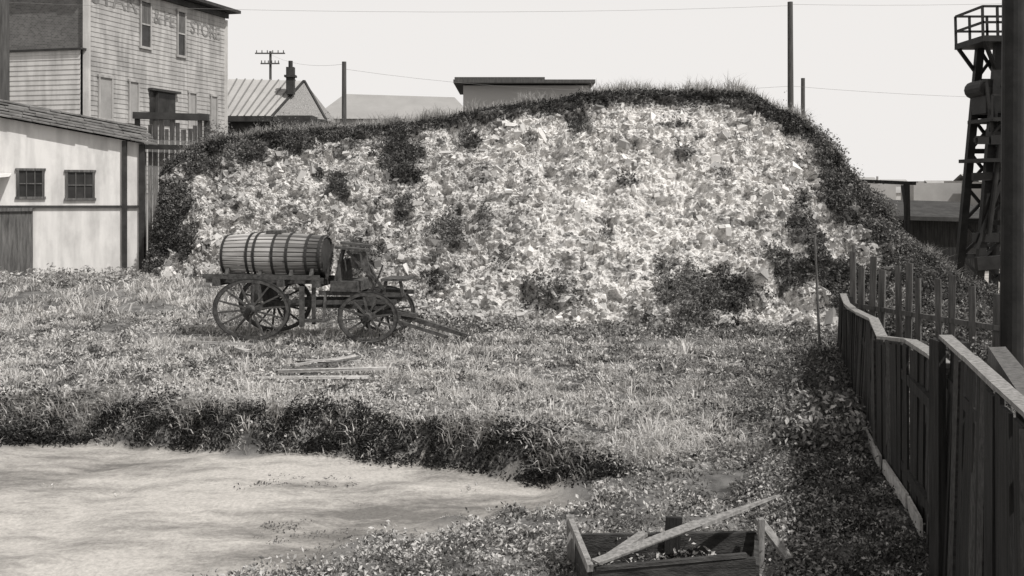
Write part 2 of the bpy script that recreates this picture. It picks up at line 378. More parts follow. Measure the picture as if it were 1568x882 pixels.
def zoneshade(x,y):
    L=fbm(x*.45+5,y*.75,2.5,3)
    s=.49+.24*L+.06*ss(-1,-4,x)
    s=s*(1-.50*ss(1.9,3.0,x)*ss(13.5,11.5,y))  # shade between crate and fence put into the grass tone
    s=s*(1-.45*ss(-1.9,-.3,x-fenceX(y))*ss(22,19,y))  # fence shadow painted as a darker grass strip along its near side
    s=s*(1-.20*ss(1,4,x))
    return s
gr=Veg()
def tufts(n,x0,x1,y0,y1,per,hh,ww,rad):
    y=rng.uniform(y0,y1,n); x=rng.uniform(x0,x1,n)
    k=(np.abs(x)<y*.50+1.2)&~in_mound(x,y); x,y=x[k],y[k]
    dt,db,dr=bareness(x,y)
    b=np.minimum(np.minimum(ss(-.12,.12,dt),ss(-.9,.5,db)),ss(-.2,.5,dr)); b=np.maximum(b,ss(8.5,10,x)*.97)
    M=fbm(x*1.1,y*1.7,7,4,.6)
    k=(rng.random(len(x))>np.where(b>.9,.992,b))&(rng.random(len(x))<np.clip(.68+3.4*M,.08,1)); x,y,M=x[k],y[k],M[k]
    n=len(x)
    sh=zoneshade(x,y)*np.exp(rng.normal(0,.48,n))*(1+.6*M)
    hs=hh*np.exp(rng.normal(0,.42,n))*(1+.7*np.clip(M,-.6,1)); 
    hs=np.where(bareness(x,y)[0]>.05,hs*.4,hs)
    rep=lambda a:np.repeat(a,per)
    N=n*per; az=rng.uniform(0,6.283,N); rr=np.abs(rng.normal(0,rad,N))
    X_=rep(x)+np.cos(az)*rr; Y_=rep(y)+np.sin(az)*rr
    P=np.stack([X_,Y_,gz(X_,Y_)-.015],-1)
    H=rep(hs)*rng.uniform(.5,1.2,N)
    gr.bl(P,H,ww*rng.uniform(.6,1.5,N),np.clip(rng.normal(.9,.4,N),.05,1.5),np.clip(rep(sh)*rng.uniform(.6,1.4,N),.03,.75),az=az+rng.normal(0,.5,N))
tufts(5600,-8,6,8.3,14,15,.085,.011,.06)
tufts(12500,-10,8.5,13,19,13,.105,.015,.075)
tufts(11500,-14,9.5,18,27,12,.115,.020,.10)
tufts(3600,-17,-4,26,38,12,.16,.03,.14)
tufts(1500,8,30,14,60,10,.2,.03,.12)
x=rng.uniform(-9,1.0,1100); w=np.interp(x,TOPX,TOPY); y=w+rng.uniform(.12,.95,1100)
kk=fbm(x*1.9,3,3,3)>-.3; x,y=x[kk],y[kk]; n=len(x)
sh=rng.uniform(.25,.70,n); per=20; N=n*per; az=rng.uniform(0,6.283,N); rr=np.abs(rng.normal(0,.07,N))
X_=np.repeat(x,per)+np.cos(az)*rr;Y_=np.repeat(y,per)+np.sin(az)*rr
gr.bl(np.stack([X_,Y_,gz(X_,Y_)-.02],-1),np.repeat(rng.uniform(.10,.34,n),per)*rng.uniform(.5,1.2,N),.016*rng.uniform(.6,1.5,N),np.clip(rng.normal(.9,.3,N),.1,1.4),np.clip(np.repeat(sh,per)*rng.uniform(.6,1.4,N),.04,.75),az=-np.pi/2+rng.normal(0,1.3,N))
gr.obj('meadow_grass',M_grass)

PL=[]
def plants(cx_,cy_,n,r,hgt,ls,shade): PL.append((cx_,cy_,n,r,hgt,ls,shade))
n=7500
y=rng.uniform(9.0,27,n); x=rng.uniform(-.5,.5,n)*y
dt,db,dr=bareness(x,y); m=fbm(x*.8+3,y*1.3,9,3)
ok=(x<9)&~in_mound(x,y)&~((dt>-.1)&(db>-.5)&(dr>-.2))&(m>-.22+rng.uniform(-.25,.2,n))
zs=zoneshade(x,y)
for a,b_,z_ in zip(x[ok],y[ok],zs[ok]):
    plants(a,b_,random.randint(12,34),random.uniform(.07,.26),random.uniform(.05,.19),.032+.0015*b_,z_*random.choice([.15,.3,.6,1.0,1.25,1.4]))
for (x0,x1,y0,y1,nn) in ((-3.4,-1.9,13.1,13.6,16),(-2.6,-.9,11.0,11.7,24)):
    for k in range(nn): plants(random.uniform(x0,x1),random.uniform(y0,y1),14,random.uniform(.06,.2),random.uniform(.01,.04),.03,random.choice([.12,.2]))
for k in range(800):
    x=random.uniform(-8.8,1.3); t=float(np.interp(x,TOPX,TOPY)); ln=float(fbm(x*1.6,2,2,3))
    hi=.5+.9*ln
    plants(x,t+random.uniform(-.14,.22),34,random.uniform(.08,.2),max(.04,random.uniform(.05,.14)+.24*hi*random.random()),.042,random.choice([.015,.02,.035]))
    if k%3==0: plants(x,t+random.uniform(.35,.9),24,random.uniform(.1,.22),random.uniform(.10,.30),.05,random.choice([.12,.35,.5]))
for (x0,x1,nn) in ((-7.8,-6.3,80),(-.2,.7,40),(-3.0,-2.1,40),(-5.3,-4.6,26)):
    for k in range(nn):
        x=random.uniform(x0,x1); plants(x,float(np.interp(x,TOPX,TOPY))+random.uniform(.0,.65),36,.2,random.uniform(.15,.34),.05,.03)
for k in range(330):
    y=random.uniform(13,24); x=random.uniform(-.45,.36)*y
    if bareness(x,y)[0]>-.1 or bool(in_mound(x,y)): continue
    plants(x,y,30,random.uniform(.06,.18),random.uniform(.10,.28),.05,random.choice([.03,.06]))
for k in range(560):
    y=random.uniform(8.2,14); x=random.uniform(2.35+max(0,(y-11.5))*.5,float(fenceX(y))-.05)
    plants(x,y,52,.20,random.uniform(.08,.28),.040,random.choice([.04,.09,.18,.38]))
for k in range(230):
    y=random.uniform(13.0,21.5); x=float(fenceX(y))-abs(random.gauss(0,.7))-.1
    plants(x,y,60,.25,random.uniform(.2,.55),.06,random.choice([.05,.09,.16]))
for k in range(60):
    y=random.uniform(13.2,15.4); x=float(fenceX(y))-random.uniform(.15,1.0)
    plants(x,y,80,.28,random.uniform(.35,.7),.085,random.choice([.08,.16,.34]))
for k in range(190):
    x=random.uniform(-2.8,1.6); y=random.uniform(8.6,10.3)+max(0,(x+1))*.25
    plants(x,y,36,.16,random.uniform(.08,.30),.04,random.choice([.08,.18,.38]))
for k in range(520):
    x=random.uniform(-7.5,9.3); y=float(baseY(x))-random.uniform(-.4,.9)
    plants(x,y,42,.33,random.uniform(.08,.36),.075,random.choice([.06,.12,.22,.36]))
for k in range(60):
    x=random.uniform(-16,-10.5); y=random.uniform(30.5,32.5)
    plants(x,y,60,.5,random.uniform(.2,.5),.11,random.choice([.25,.35,.45]))
for (a,b_,c,d,nn,hh) in ((7.8,10.2,22.5,25.0,100,1.25),(7.8,9.4,18.5,21.5,50,.7)):
    for k in range(nn):
        plants(random.uniform(a,b_),random.uniform(c,d),100,.35,random.uniform(.4,1.0)*hh,.085,random.choice([.05,.08,.12,.2]))
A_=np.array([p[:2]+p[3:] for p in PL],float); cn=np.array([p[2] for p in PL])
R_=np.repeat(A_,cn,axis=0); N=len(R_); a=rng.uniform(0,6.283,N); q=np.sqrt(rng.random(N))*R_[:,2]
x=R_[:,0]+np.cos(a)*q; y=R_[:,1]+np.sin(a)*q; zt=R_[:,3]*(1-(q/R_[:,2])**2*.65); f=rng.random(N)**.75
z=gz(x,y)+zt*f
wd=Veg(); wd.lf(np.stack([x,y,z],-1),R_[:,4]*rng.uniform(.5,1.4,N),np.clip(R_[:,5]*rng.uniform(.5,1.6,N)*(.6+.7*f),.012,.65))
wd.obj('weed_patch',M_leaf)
print('leaves',N)

mv=Veg()
P,Nn,iv,iu=msample(540000,.02,1.02,veg**1.3)
clump=ss(-.25,.25,n3[iv,iu]+.6*edge[iv,iu]+.2); keep=rng.random(len(P))<.15+.68*clump; P,Nn,iv,iu=P[keep],Nn[keep],iv[keep],iu[keep]
off=rng.random(len(P))**1.4*(.06+.34*veg[iv,iu]*np.clip(.6+n2[iv,iu],.2,1.3))
Pq=P+Nn*off[:,None]*.7+np.array([0,0,1.0])*off[:,None]*.6
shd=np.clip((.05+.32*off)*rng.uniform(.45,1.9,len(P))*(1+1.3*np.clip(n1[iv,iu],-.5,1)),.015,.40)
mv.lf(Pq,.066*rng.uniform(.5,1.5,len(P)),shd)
P,Nn,iv,iu=msample(120000,.03,.95,speck*.30+.006)
off=rng.random(len(P))*.12
mv.lf(P+np.array([0,-.3,1.0])*off[:,None],.052*rng.uniform(.5,1.4,len(P)),np.clip(.20*rng.uniform(.25,1.8,len(P)),.02,.42))
P,Nn,iv,iu=msample(50000,.91,1.0,lip*lipw*.8+.05)
mv.lf(P+rng.normal(size=P.shape)*.04,.08*rng.uniform(.5,1.3,len(P)),np.clip(.05*rng.uniform(.3,2.2,len(P)),.012,.2))
P,Nn,iv,iu=msample(80000,.975,1.17)
dens=fbm(P[:,0]*1.6,P[:,1]*1.6,4,3)
k=rng.random(len(P))<np.clip(.45+1.3*dens,.04,1); P=P[k]; iv=iv[k];iu=iu[k]; dens=dens[k]
Hc=(.10+.38*rng.random(len(P))**2.5)*(.5+1.1*np.clip(dens+.3,0,1))
mv.bl(P-np.array([0,0,.03]),Hc,.013*rng.uniform(.6,1.4,len(P)),rng.uniform(.1,.9,len(P)),np.clip(.40*rng.uniform(.3,1.5,len(P)),.05,.6))
wR=ss(7.0,8.4,MX)*ss(.68,.92,VV)*ss(1.15,1.05,VV); wL=ss(-5.0,-7.0,MX)*ss(.84,.96,VV)*ss(1.12,1.03,VV)
cl=np.clip(-.05+2.6*n2+.5*n3,0,1)
P,Nn,iv,iu=msample(150000,.55,1.2,np.maximum(wR,wL)*cl)
off=rng.random(len(P))**1.2*(.10+.50*cl[iv,iu])
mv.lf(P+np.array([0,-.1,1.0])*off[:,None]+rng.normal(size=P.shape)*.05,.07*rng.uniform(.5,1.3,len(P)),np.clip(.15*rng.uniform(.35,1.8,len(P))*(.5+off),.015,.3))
mv.obj('mound_vegetation',M_leaf)

# ------------------------------------------------------------ tank wagon
W=empty('barrel_water_wagon',(-4.35,23.85,float(gz(-4.35,23.9))+.02),math.radians(-9))
def wheel(name,x,y,rx,rz,ns):
    b=MB(); n=40
    def ring(ro,ri,yy,m):
        vs=[]
        for i in range(n):
            a=2*math.pi*i/n; c,s_=math.cos(a),math.sin(a)
            for (k,dy) in ((ro,-yy),(ro,yy),(ri,yy),(ri,-yy)):
                vs.append((x+c*(rx-k),y+dy,rz+s_*(rz-k)))
        fs=[]
        for i in range(n):
            j=(i+1)%n
            for q in range(4): fs.append((4*i+q,4*j+q,4*j+(q+1)%4,4*i+(q+1)%4))
        b.add(vs,fs,m)
    ring(0,.016,.034,1); ring(.016,.085,.030,0)
    for i in range(ns):
        a=2*math.pi*(i+.3)/ns
        b.beam((x+math.cos(a)*.07,y,rz+math.sin(a)*.07),(x+math.cos(a)*(rx-.07),y,rz+math.sin(a)*(rz-.07)),.044,.044,0,up=(0,1,0),taper=.75)
    b.cyl((x,y-.13,rz),(x,y+.10,rz),.085,.115,14,0); b.cyl((x,y-.19,rz),(x,y-.13,rz),.055,.06,12,1)
    return b.obj(name,[M_wood_wag,M_iron],W)
def barrel_mat():
    m,nt,b=mat_new('barrel_staves'); N=nt.nodes; Lk=nt.links
    tc=N.new('ShaderNodeTexCoord'); mp=N.new('ShaderNodeMapping'); mp.inputs['Scale'].default_value=(.8,12,12); Lk.new(tc.outputs['Object'],mp.inputs[0])
    n=N.new('ShaderNodeTexNoise'); n.inputs['Scale'].default_value=1.2; n.inputs['Detail'].default_value=7; Lk.new(mp.outputs[0],n.inputs['Vector'])
    a=N.new('ShaderNodeAttribute'); a.attribute_name='shade'
    r=N.new('ShaderNodeValToRGB'); e=r.color_ramp.elements; e[0].position=.3;e[0].color=(.6,.58,.56,1);e[1].position=.7;e[1].color=(1.2,1.17,1.13,1); Lk.new(n.outputs[0],r.inputs[0])
    mx=N.new('ShaderNodeMix'); mx.data_type='RGBA'; mx.blend_type='MULTIPLY'; mx.inputs[0].default_value=1
    cb=N.new('ShaderNodeCombineColor'); 
    for i in range(3): Lk.new(a.outputs['Fac'],cb.inputs[i])
    Lk.new(cb.outputs[0],mx.inputs[6]); Lk.new(r.outputs[0],mx.inputs[7]); Lk.new(mx.outputs[2],b.inputs['Base Color']); return m
RX=-1.06;FX=1.48
wheel('rear_wheel_near',RX,-.78,.86,.66,14); wheel('rear_wheel_far',RX-.05,.72,.86,.66,14)
wheel('front_wheel_near',FX,-.74,.65,.54,12); wheel('front_wheel_far',FX,.68,.65,.54,12)
nst=30; seg=16; x0,x1=-1.93,.36; V=[];Q=[];S=[]
def rad(t): return .43+.07*(1-(2*t-1)**2)
zc=1.76
for i in range(nst):
    a0=2*math.pi*i/nst+.012; a1=2*math.pi*(i+1)/nst-.012; dr=random.uniform(-.006,.006); shd=random.uniform(.26,.46)
    o=len(V)
    for j in range(seg+1):
        t=j/seg; r=rad(t)+dr
        for a,rr in ((a0,r-.012),(a0+.03,r),(a1-.03,r),(a1,r-.012)):
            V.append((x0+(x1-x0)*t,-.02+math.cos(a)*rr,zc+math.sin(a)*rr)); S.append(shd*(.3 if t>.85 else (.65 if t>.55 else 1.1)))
    for j in range(seg):
        for q in range(3): Q.append((o+4*j+q,o+4*j+q+1,o+4*j+q+5,o+4*j+q+4))
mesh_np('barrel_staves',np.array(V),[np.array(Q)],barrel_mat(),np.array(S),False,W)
b=MB()
for xx in (x0+.05,x1-.05): b.cyl((xx-.012,-.02,zc),(xx+.012,-.02,zc),.415,.415,30)
b.obj('barrel_heads',M_trim,W)
b=MB()
for xx in (-1.88,-1.30,-1.14,-.72,-.40,.02,.30):
    n=36; vs=[];fs=[]
    for i in range(n):
        a=2*math.pi*i/n
        for dx,rr in ((-.028,.004),(-.028,.016),(.028,.016),(.028,.004)):
            tt=(xx+dx-x0)/(x1-x0); r=rad(min(max(tt,0),1))+rr+.003; vs.append((xx+dx,-.02+math.cos(a)*r,zc+math.sin(a)*r))
    for i in range(n):
        j=(i+1)%n
        for q in range(4): fs.append((4*i+q,4*i+(q+1)%4,4*j+(q+1)%4,4*j+q))
    b.add(vs,fs)
b.obj('barrel_hoops',M_iron,W)
b=MB(); b.box((-.80,-.02,zc+.51),(.34,.34,.08)); b.obj('filling_hatch',M_wood_wag,W)
b=MB()
for yy in (-.36,.32):
    b.beam((-2.25,yy,1.25),(.42,yy,1.25),.10,.13)
b.beam((-2.28,-.50,1.33),(.35,-.50,1.33),.04,.10)
for xx in (-1.95,RX,-.5,.28): b.box((xx,-.02,1.20),(.14,1.15,.14))
for xx in (-1.75,-1.0,-.3,.15):
    b.beam((xx,-.50,1.34),(xx,-.36,1.52),.07,.07); b.beam((xx,.46,1.34),(xx,.34,1.52),.07,.07)
b.beam((-2.3,-.02,1.28),(-2.3,-.02,1.29),1.1,.10)
b.box((RX,-.03,.97),(.16,1.2,.36)); b.box((RX,-.03,.66),(.12,1.45,.14))
b.box((FX,-.03,.86),(.16,1.1,.20)); b.box((FX,-.03,.54),(.12,1.40,.13)); b.box((FX,-.03,.70),(.5,.8,.08))
b.beam((RX,-.03,.72),(FX+.05,-.03,.68),.12,.10)
b.beam((-.4,-.40,.78),(2.0,-.40,.84),.07,.09); b.beam((-.4,.36,.78),(2.0,.36,.84),.07,.09)
b.beam((.30,-.38,1.0),(2.2,-.38,.98),.08,.09); b.beam((.30,.34,1.0),(2.2,.34,.98),.08,.09)
b.beam((.0,-.62,.30),(.0,-.62,1.15),.09,.09); b.beam((-.1,-.5,.42),(.5,-.5,.42),.25,.05); b.beam((.45,-.55,.42),(.45,-.4,1.0),.05,.05)
b.beam((.22,-.5,.34),(.22,-.5,1.2),.07,.07)
b.beam((1.4,-.30,.66),(2.35,-.05,.50),.07,.08); b.beam((1.4,.26,.66),(2.35,.0,.50),.07,.08)
b.obj('running_gear',M_wood_wag,W)
b=MB(); b.beam((1.8,-.02,.58),(3.5,-.02,.08),.12,.11,taper=.7); b.beam((2.0,-.55,.50),(2.0,.5,.50),.07,.07)
b.beam((1.9,-.5,.48),(3.1,-.42,.12),.06,.07)
b.obj('tongue',M_wood_wag,W)
b=MB()
b.box((.88,-.02,1.15),(.60,.95,.22)); b.box((.76,-.02,1.48),(.06,.9,.45)); b.beam((.62,-.40,1.05),(.88,-.44,2.02),.09,.06); b.beam((.62,.38,1.05),(.92,.36,1.95),.09,.06)
b.beam((.70,-.45,1.98),(1.40,-.42,1.92),.30,.05); b.beam((.70,-.1,2.06),(1.32,.0,1.99),.32,.05); b.beam((1.30,-.44,1.9),(1.5,-.42,1.05),.06,.07)
b.beam((.95,-.48,1.9),(1.75,-.44,1.1),.05,.06); b.beam((1.0,.4,1.8),(1.5,.36,1.0),.06,.06)
b.box((1.1,-.02,1.68),(.10,.8,.30)); b.box((1.95,-.05,1.30),(.55,.85,.05)); b.beam((1.72,-.4,1.0),(1.78,-.4,1.30),.06,.06); b.beam((2.15,-.4,.95),(2.08,-.4,1.30),.06,.06)
b.beam((.48,-.42,1.3),(.62,-.42,2.05),.05,.05)
b.obj('driver_seat',M_wood_wag,W)
b=MB(); b.cyl((1.5,-.52,1.0),(1.75,-.55,1.62),.015); b.beam((-.30,-.74,.50),(-.30,-.74,1.0),.10,.06); b.obj('brake_lever',M_iron,W)

def plank(name,pts,w,t,m):
    b=MB()
    for (p,q) in pts:
        zp=float(gz(p[0],p[1]))+p[2]; zq=float(gz(q[0],q[1]))+q[2]
        b.beam((p[0],p[1],zp),(q[0],q[1],zq),w*random.uniform(.7,1.1),t,jit=.012)
    return b.obj(name,m)
plank('lumber_scraps',[((-4.05,18.9,.15),(-2.15,18.8,.16)),((-4.2,18.3,.12),(-2.4,18.35,.12)),((-3.9,19.6,.13),(-2.9,20.3,.20)),((-3.75,19.9,.18),(-2.75,20.0,.14))],.11,.035,M_wood_light)
plank('lumber_scraps',[((-3.8,19.4,.10),(-2.8,20.1,.20)),((-3.9,19.2,.13),(-3.3,19.35,.12)),((-3.95,20.2,.12),(-3.1,19.5,.16)),((-3.7,19.1,.1),(-3.55,20.0,.14)),((-3.2,19.2,.12),(-2.9,19.9,.16))],.07,.03,M_wood_gray)
plank('loose_plank',[((-6.5,22.2,.17),(-5.2,21.9,.19)),((-5.4,21.6,.15),(-5.1,21.2,.15))],.16,.04,M_wood_light)

# ------------------------------------------------------------ broken crate
C=empty('broken_wooden_crate',(0,0,0))
zg=float(gz(1.3,9.2))
A=(.62,8.68);B_=(1.98,8.82);Cc=(2.16,9.75);Dd=(.56,9.60)
b=MB()
b.beam((A[0]+.03,A[1],zg+.14),(B_[0]-.02,B_[1],zg+.19),.045,.30,jit=.008)
b.beam((Dd[0],Dd[1],zg+.15),(Cc[0],Cc[1],zg+.12),.04,.26,jit=.008)
b.beam((A[0],A[1]+.05,zg+.14),(Dd[0],Dd[1]-.05,zg+.16),.04,.28,jit=.008)
b.beam((B_[0],B_[1]+.05,zg+.14),(Cc[0],Cc[1]-.05,zg+.13),.04,.24,jit=.008)
b.beam((A[0]+.04,A[1]-.01,zg+.305),(B_[0]-.1,B_[1]-.01,zg+.36),.055,.025,jit=.006)
b.obj('crate_sides',M_crate,C)
b=MB(); b.beam((A[0]+.0,A[1]-.01,zg+.30),(Dd[0]-.05,Dd[1],zg+.40),.05,.05,jit=.005); b.beam((Dd[0]-.04,Dd[1],zg-.05),(Dd[0]-.05,Dd[1],zg+.44),.07,.06)
b.beam((.72,8.74,zg+.33),(1.12,9.35,zg+.36),.08,.03)
b.obj('crate_rim',M_wood_old,C)
b=MB(); b.beam((.66,8.70,zg+.345),(1.6,9.31,zg+.455),.11,.03,jit=.010,taper=.95); b.beam((1.58,9.29,zg+.452),(2.38,9.80,zg+.56),.105,.03,jit=.006,taper=.35); b.obj('fallen_board',M_wood_old,C)
b=MB(); b.beam((2.18,9.7,zg+.38),(2.36,9.35,zg+.14),.08,.03); b.beam((2.15,9.5,zg-.02),(2.17,9.55,zg+.42),.05,.06); b.obj('splintered_brace',M_wood_old,C)
b=MB(); b.beam((.65,9.16,zg+.03),(2.05,9.28,zg+.03),.85,.02); b.beam((1.4,9.62,zg+.1),(1.42,9.62,zg+.42),.14,.05);b.obj('crate_floor',M_wood_dark,C)

# ------------------------------------------------------------ right plank fence
def ftz(y): return float(np.interp(y,[3.5,5.83,9.0,9.02,10.0,11.3,12.9,14.2,16.5,18.5,20.2,21.9],[2.08,2.07,2.04,1.80,1.74,1.69,1.50,1.56,1.37,1.22,1.10,1.12]))
FN=empty('plank_fence')
b=MB(); y=3.5
while y<21.9:
    w=random.uniform(.15,.24)
    if random.random()<.10: y+=.04
    x=float(fenceX(y)); x2=float(fenceX(y+w)); zb=float(gz(x,y))-.05
    ln=.03+.05*math.sin(y*.9)+random.uniform(-.015,.015); tz=ftz(y+w/2)-random.uniform(.0,.05)
    o=random.uniform(-.016,.016); sk=random.uniform(-.02,.02)
    ex,ey=(x2-x)/w,1.0
    vs=[]
    for (t,zz,l) in ((0,zb,0),(w,zb,0),(w,tz,ln),(0,tz,ln)):
        for dd in (-.013,.013): vs.append((x+ex*t+o+l+dd,y+ey*t+(sk if zz>1 else 0),zz))
    b.add(vs,[(0,2,4,6),(7,5,3,1),(0,1,3,2),(2,3,5,4),(4,5,7,6),(6,7,1,0)],0 if random.random()<.8 else 1)
    y+=w+.008
b.obj('boards',[M_wood_dark,M_crate],FN)
b=MB(); yy=[3.5,5.0,6.6,7.8,9.0]
for a_,c_ in zip(yy[:-1],yy[1:]): b.beam((float(fenceX(a_))+.04,a_,ftz(a_)+.025),(float(fenceX(c_))+.04,c_,ftz(c_-.01)+.025),.10,.035,jit=.004)
yy=[9.06,10.0,11.3,12.9,14.2,16.5,18.5,20.2,21.9]
for a_,c_ in zip(yy[:-1],yy[1:]): b.beam((float(fenceX(a_))+.05,a_,ftz(a_)+.02),(float(fenceX(c_))+.05,c_,ftz(c_)+.02),.12,.04,jit=.008)
b.obj('top_rail',M_wood_old,FN)
b=MB()
for (ya,yb,z_) in ((3.5,5.83,.5),(5.83,9,.5),(3.5,5.83,1.7),(5.83,9,1.7),(9.1,12.9,.4),(9.1,12.9,1.35),(12.9,17.6,.4),(12.9,17.6,1.05),(17.6,21.8,.4),(17.6,21.8,.85)):
    b.beam((float(fenceX(ya))+.07,ya,z_),(float(fenceX(yb))+.07,yb,z_),.05,.10)
for yy_ in (5.8,9.0,10.9,12.95,15.2,17.6,19.6,21.9):
    x_=float(fenceX(yy_)); b.beam((x_+.14,yy_,-.2),(x_+.17,yy_,ftz(yy_-.05)-.02),.11,.11)
b.obj('posts_and_rails',M_wood_dark,FN)
b=MB(); b.beam((3.46,8.93,-.1),(3.46,8.93,2.05),.20,.06,up=(1,0,0)); b.obj('wide_board',M_wood_dark,FN)
b=MB()
for (ya,yb) in ((10.0,10.8),(10.9,12.2),(12.4,14.0),(14.2,15.9)):
    xa=float(fenceX(ya))-.06; xb=float(fenceX(yb))-.06
    b.beam((xa,ya,float(gz(xa,ya))+.16+random.uniform(-.03,.05)),(xb,yb,float(gz(xb,yb))+.17+random.uniform(-.03,.05)),.03,.16,jit=.008)
b.obj('kick_board',M_wood_light,FN)
b=MB(); b.beam((4.5,10.2,1.74),(3.15,6.6,1.96),.15,.13,jit=.01); b.beam((4.5,10.2,-.1),(4.5,10.2,1.68),.12,.12); b.beam((3.3,7.0,-.1),(3.3,7.0,1.85),.12,.12)
b.obj('timber_handrail',M_wood_gray)
b=MB(); x=6.9
while x<8.9:
    yq=22.2-(x-6.9)*1.9
    zt=1.95-.22*(x-6.85)+random.uniform(-.30,.12)
    b.beam((x,yq,0),(x+random.uniform(-.05,.05),yq,zt),random.uniform(.12,.17),.025,jit=.008,up=(1,.5,0)) 
    x+=random.uniform(.085,.13) if random.random()<.8 else .22
b.beam((6.8,22.4,.9),(8.9,18.4,.8),.05,.09)
b.obj('picket_fence',M_wood_gray)
b=MB(); b.cyl((6.25,22.3,0),(6.15,22.3,2.3),.03,.02); b.cyl((7.05,22.5,0),(7.0,22.5,2.1),.04,.03); b.obj('fence_stakes',M_wood_gray)

# ------------------------------------------------------------ white shed
SH=empty('white_shed')
L=Vector((-15.6,32.3,0));R=Vector((-11.55,34.5,0)); d=(R-L).normalized(); n=Vector((d.y,-d.x,0)); Lx=L-d*4
wl=(R-Lx).length
def ztop(t): return 5.42+(4.62-5.42)*((t-4)/((R-L).length))
b=MB()
z0=.3
def wallpt(t,z,o=0): p=Lx+d*t+n*o; return (p.x,p.y,z)
RD=-1.75
b.add([wallpt(0,z0),wallpt(wl,z0),wallpt(wl,ztop(wl)),wallpt(wl,ztop(wl)+.36,RD),wallpt(wl,ztop(wl)-.3,-5),wallpt(wl,z0,-5),
       wallpt(0,z0),wallpt(0,ztop(0)),wallpt(0,ztop(0)+.36,RD),wallpt(0,ztop(0)-.3,-5),wallpt(0,z0,-5)],
 [(0,1,2,7),(1,5,4,3,2),(5,10,9,4),(10,6,7,8,9)])
b.obj('walls',M_white,SH)
b=MB()
def course(o0,o1,h0,h1):
    tt=-.3
    while tt<wl+.3:
        w=random.uniform(.3,.6); t2=min(tt+w,wl+.35); dz=random.uniform(0,.03); do=random.uniform(-.03,.03)
        vs=[wallpt(tt,ztop(tt)+h0+.05+dz,o0+do),wallpt(t2-.01,ztop(t2)+h0+.05+dz,o0+do),wallpt(t2-.01,ztop(t2)+h1+.01,o1),wallpt(tt,ztop(tt)+h1+.01,o1)]
        vs2=[(a[0],a[1],a[2]-.04) for a in vs]
        b.add(vs+vs2,[(0,1,2,3),(7,6,5,4),(0,4,5,1),(1,5,6,2),(2,6,7,3),(3,7,4,0)])
        tt=t2
for r in range(6):
    o0=.30-r*.34; course(o0,o0-.40,r*.34*.33,(r+1)*.34*.33+.005)
b.add([wallpt(-.3,ztop(-.3)+.68,RD),wallpt(wl+.35,ztop(wl+.35)+.68,RD),wallpt(wl+.35,ztop(wl+.35)-.3,-5.3),wallpt(-.3,ztop(-.3)-.3,-5.3)],[(0,1,2,3)])
b.add([wallpt(wl+.02,ztop(wl)+.3,RD),wallpt(wl+.02,ztop(wl)+.66,RD),wallpt(wl+.02,ztop(wl)-.3,-5),wallpt(wl+.02,ztop(wl)-.05,0)],[(0,1,2),(0,3,1)])
b.obj('shingle_roof',M_roof,SH)
b=MB();gl=MB();fr=MB()
for (t0,t1,zlo,zhi) in ((4.97,5.67,2.95,3.80),(6.33,7.10,2.90,3.76)):
    gl.add([wallpt(t0,zlo,.02),wallpt(t1,zlo,.02),wallpt(t1,zhi,.02),wallpt(t0,zhi,.02)],[(0,1,2,3)])
    for z in (zlo,zhi): fr.beam(wallpt(t0-.07,z,.04),wallpt(t1+.07,z,.04),.06,.07)
    fr.beam(wallpt(t0,(zlo+zhi)/2,.035),wallpt(t1,(zlo+zhi)/2,.035),.03,.03)
    for k in (0,1/3,2/3,1): fr.beam(wallpt(t0+(t1-t0)*k,zlo,.038),wallpt(t0+(t1-t0)*k,zhi,.038),.025 if 0<k<1 else .06,.025 if 0<k<1 else .05)
gl.obj('window_glass',M_glass,SH); fr.obj('window_frames',M_wood_gray,SH)
b.beam(wallpt(3.4,2.70,.04),wallpt(wl,2.66,.04),.07,.07)
for t,w in ((8.0,.13),(8.52,.16)):
    b.beam(wallpt(t,.3,.08),wallpt(t,ztop(t)-.02,.08),w,.10)
b.obj('trim_and_posts',M_trim,SH)
b=MB(); t0,t1=3.5,5.38; b.beam(wallpt((t0+t1)/2,.35,.03),wallpt((t0+t1)/2,2.62,.03),t1-t0,.05,up=tuple(n)); 
b.beam(wallpt(t0,2.6,.08),wallpt(t1,2.6,.08),.08,.1); b.obj('barn_door',M_wood_gray,SH)
b=MB(); b.add([wallpt(4.0,3.72,.04),wallpt(4.8,3.68,.05),wallpt(4.7,3.58,.6),wallpt(4.0,3.5,.6)],[(0,1,2,3)]); b.obj('window_awning',M_white,SH)

BF=empty('tall_board_fence'); b=MB()
x=-12.3
while x<-9.9:
    b.beam((x,36.2,.5),(x+random.uniform(-.03,.03),36.2,5.45+random.uniform(-.3,.1)),random.uniform(.12,.17),.03,jit=.008); x+=.185
b.obj('boards',M_wood_old,BF)
b=MB(); b.beam((-12.4,36.0,5.62),(-9.95,36.0,5.55),.25,.22); b.beam((-12.5,36.0,4.60),(-10.0,36.0,4.55),.14,.16); b.beam((-12.3,36.05,.5),(-12.3,36.05,5.5),.14,.14); b.beam((-10.0,36.05,.5),(-10.0,36.05,5.45),.14,.14); b.obj('rails',M_trim,BF)

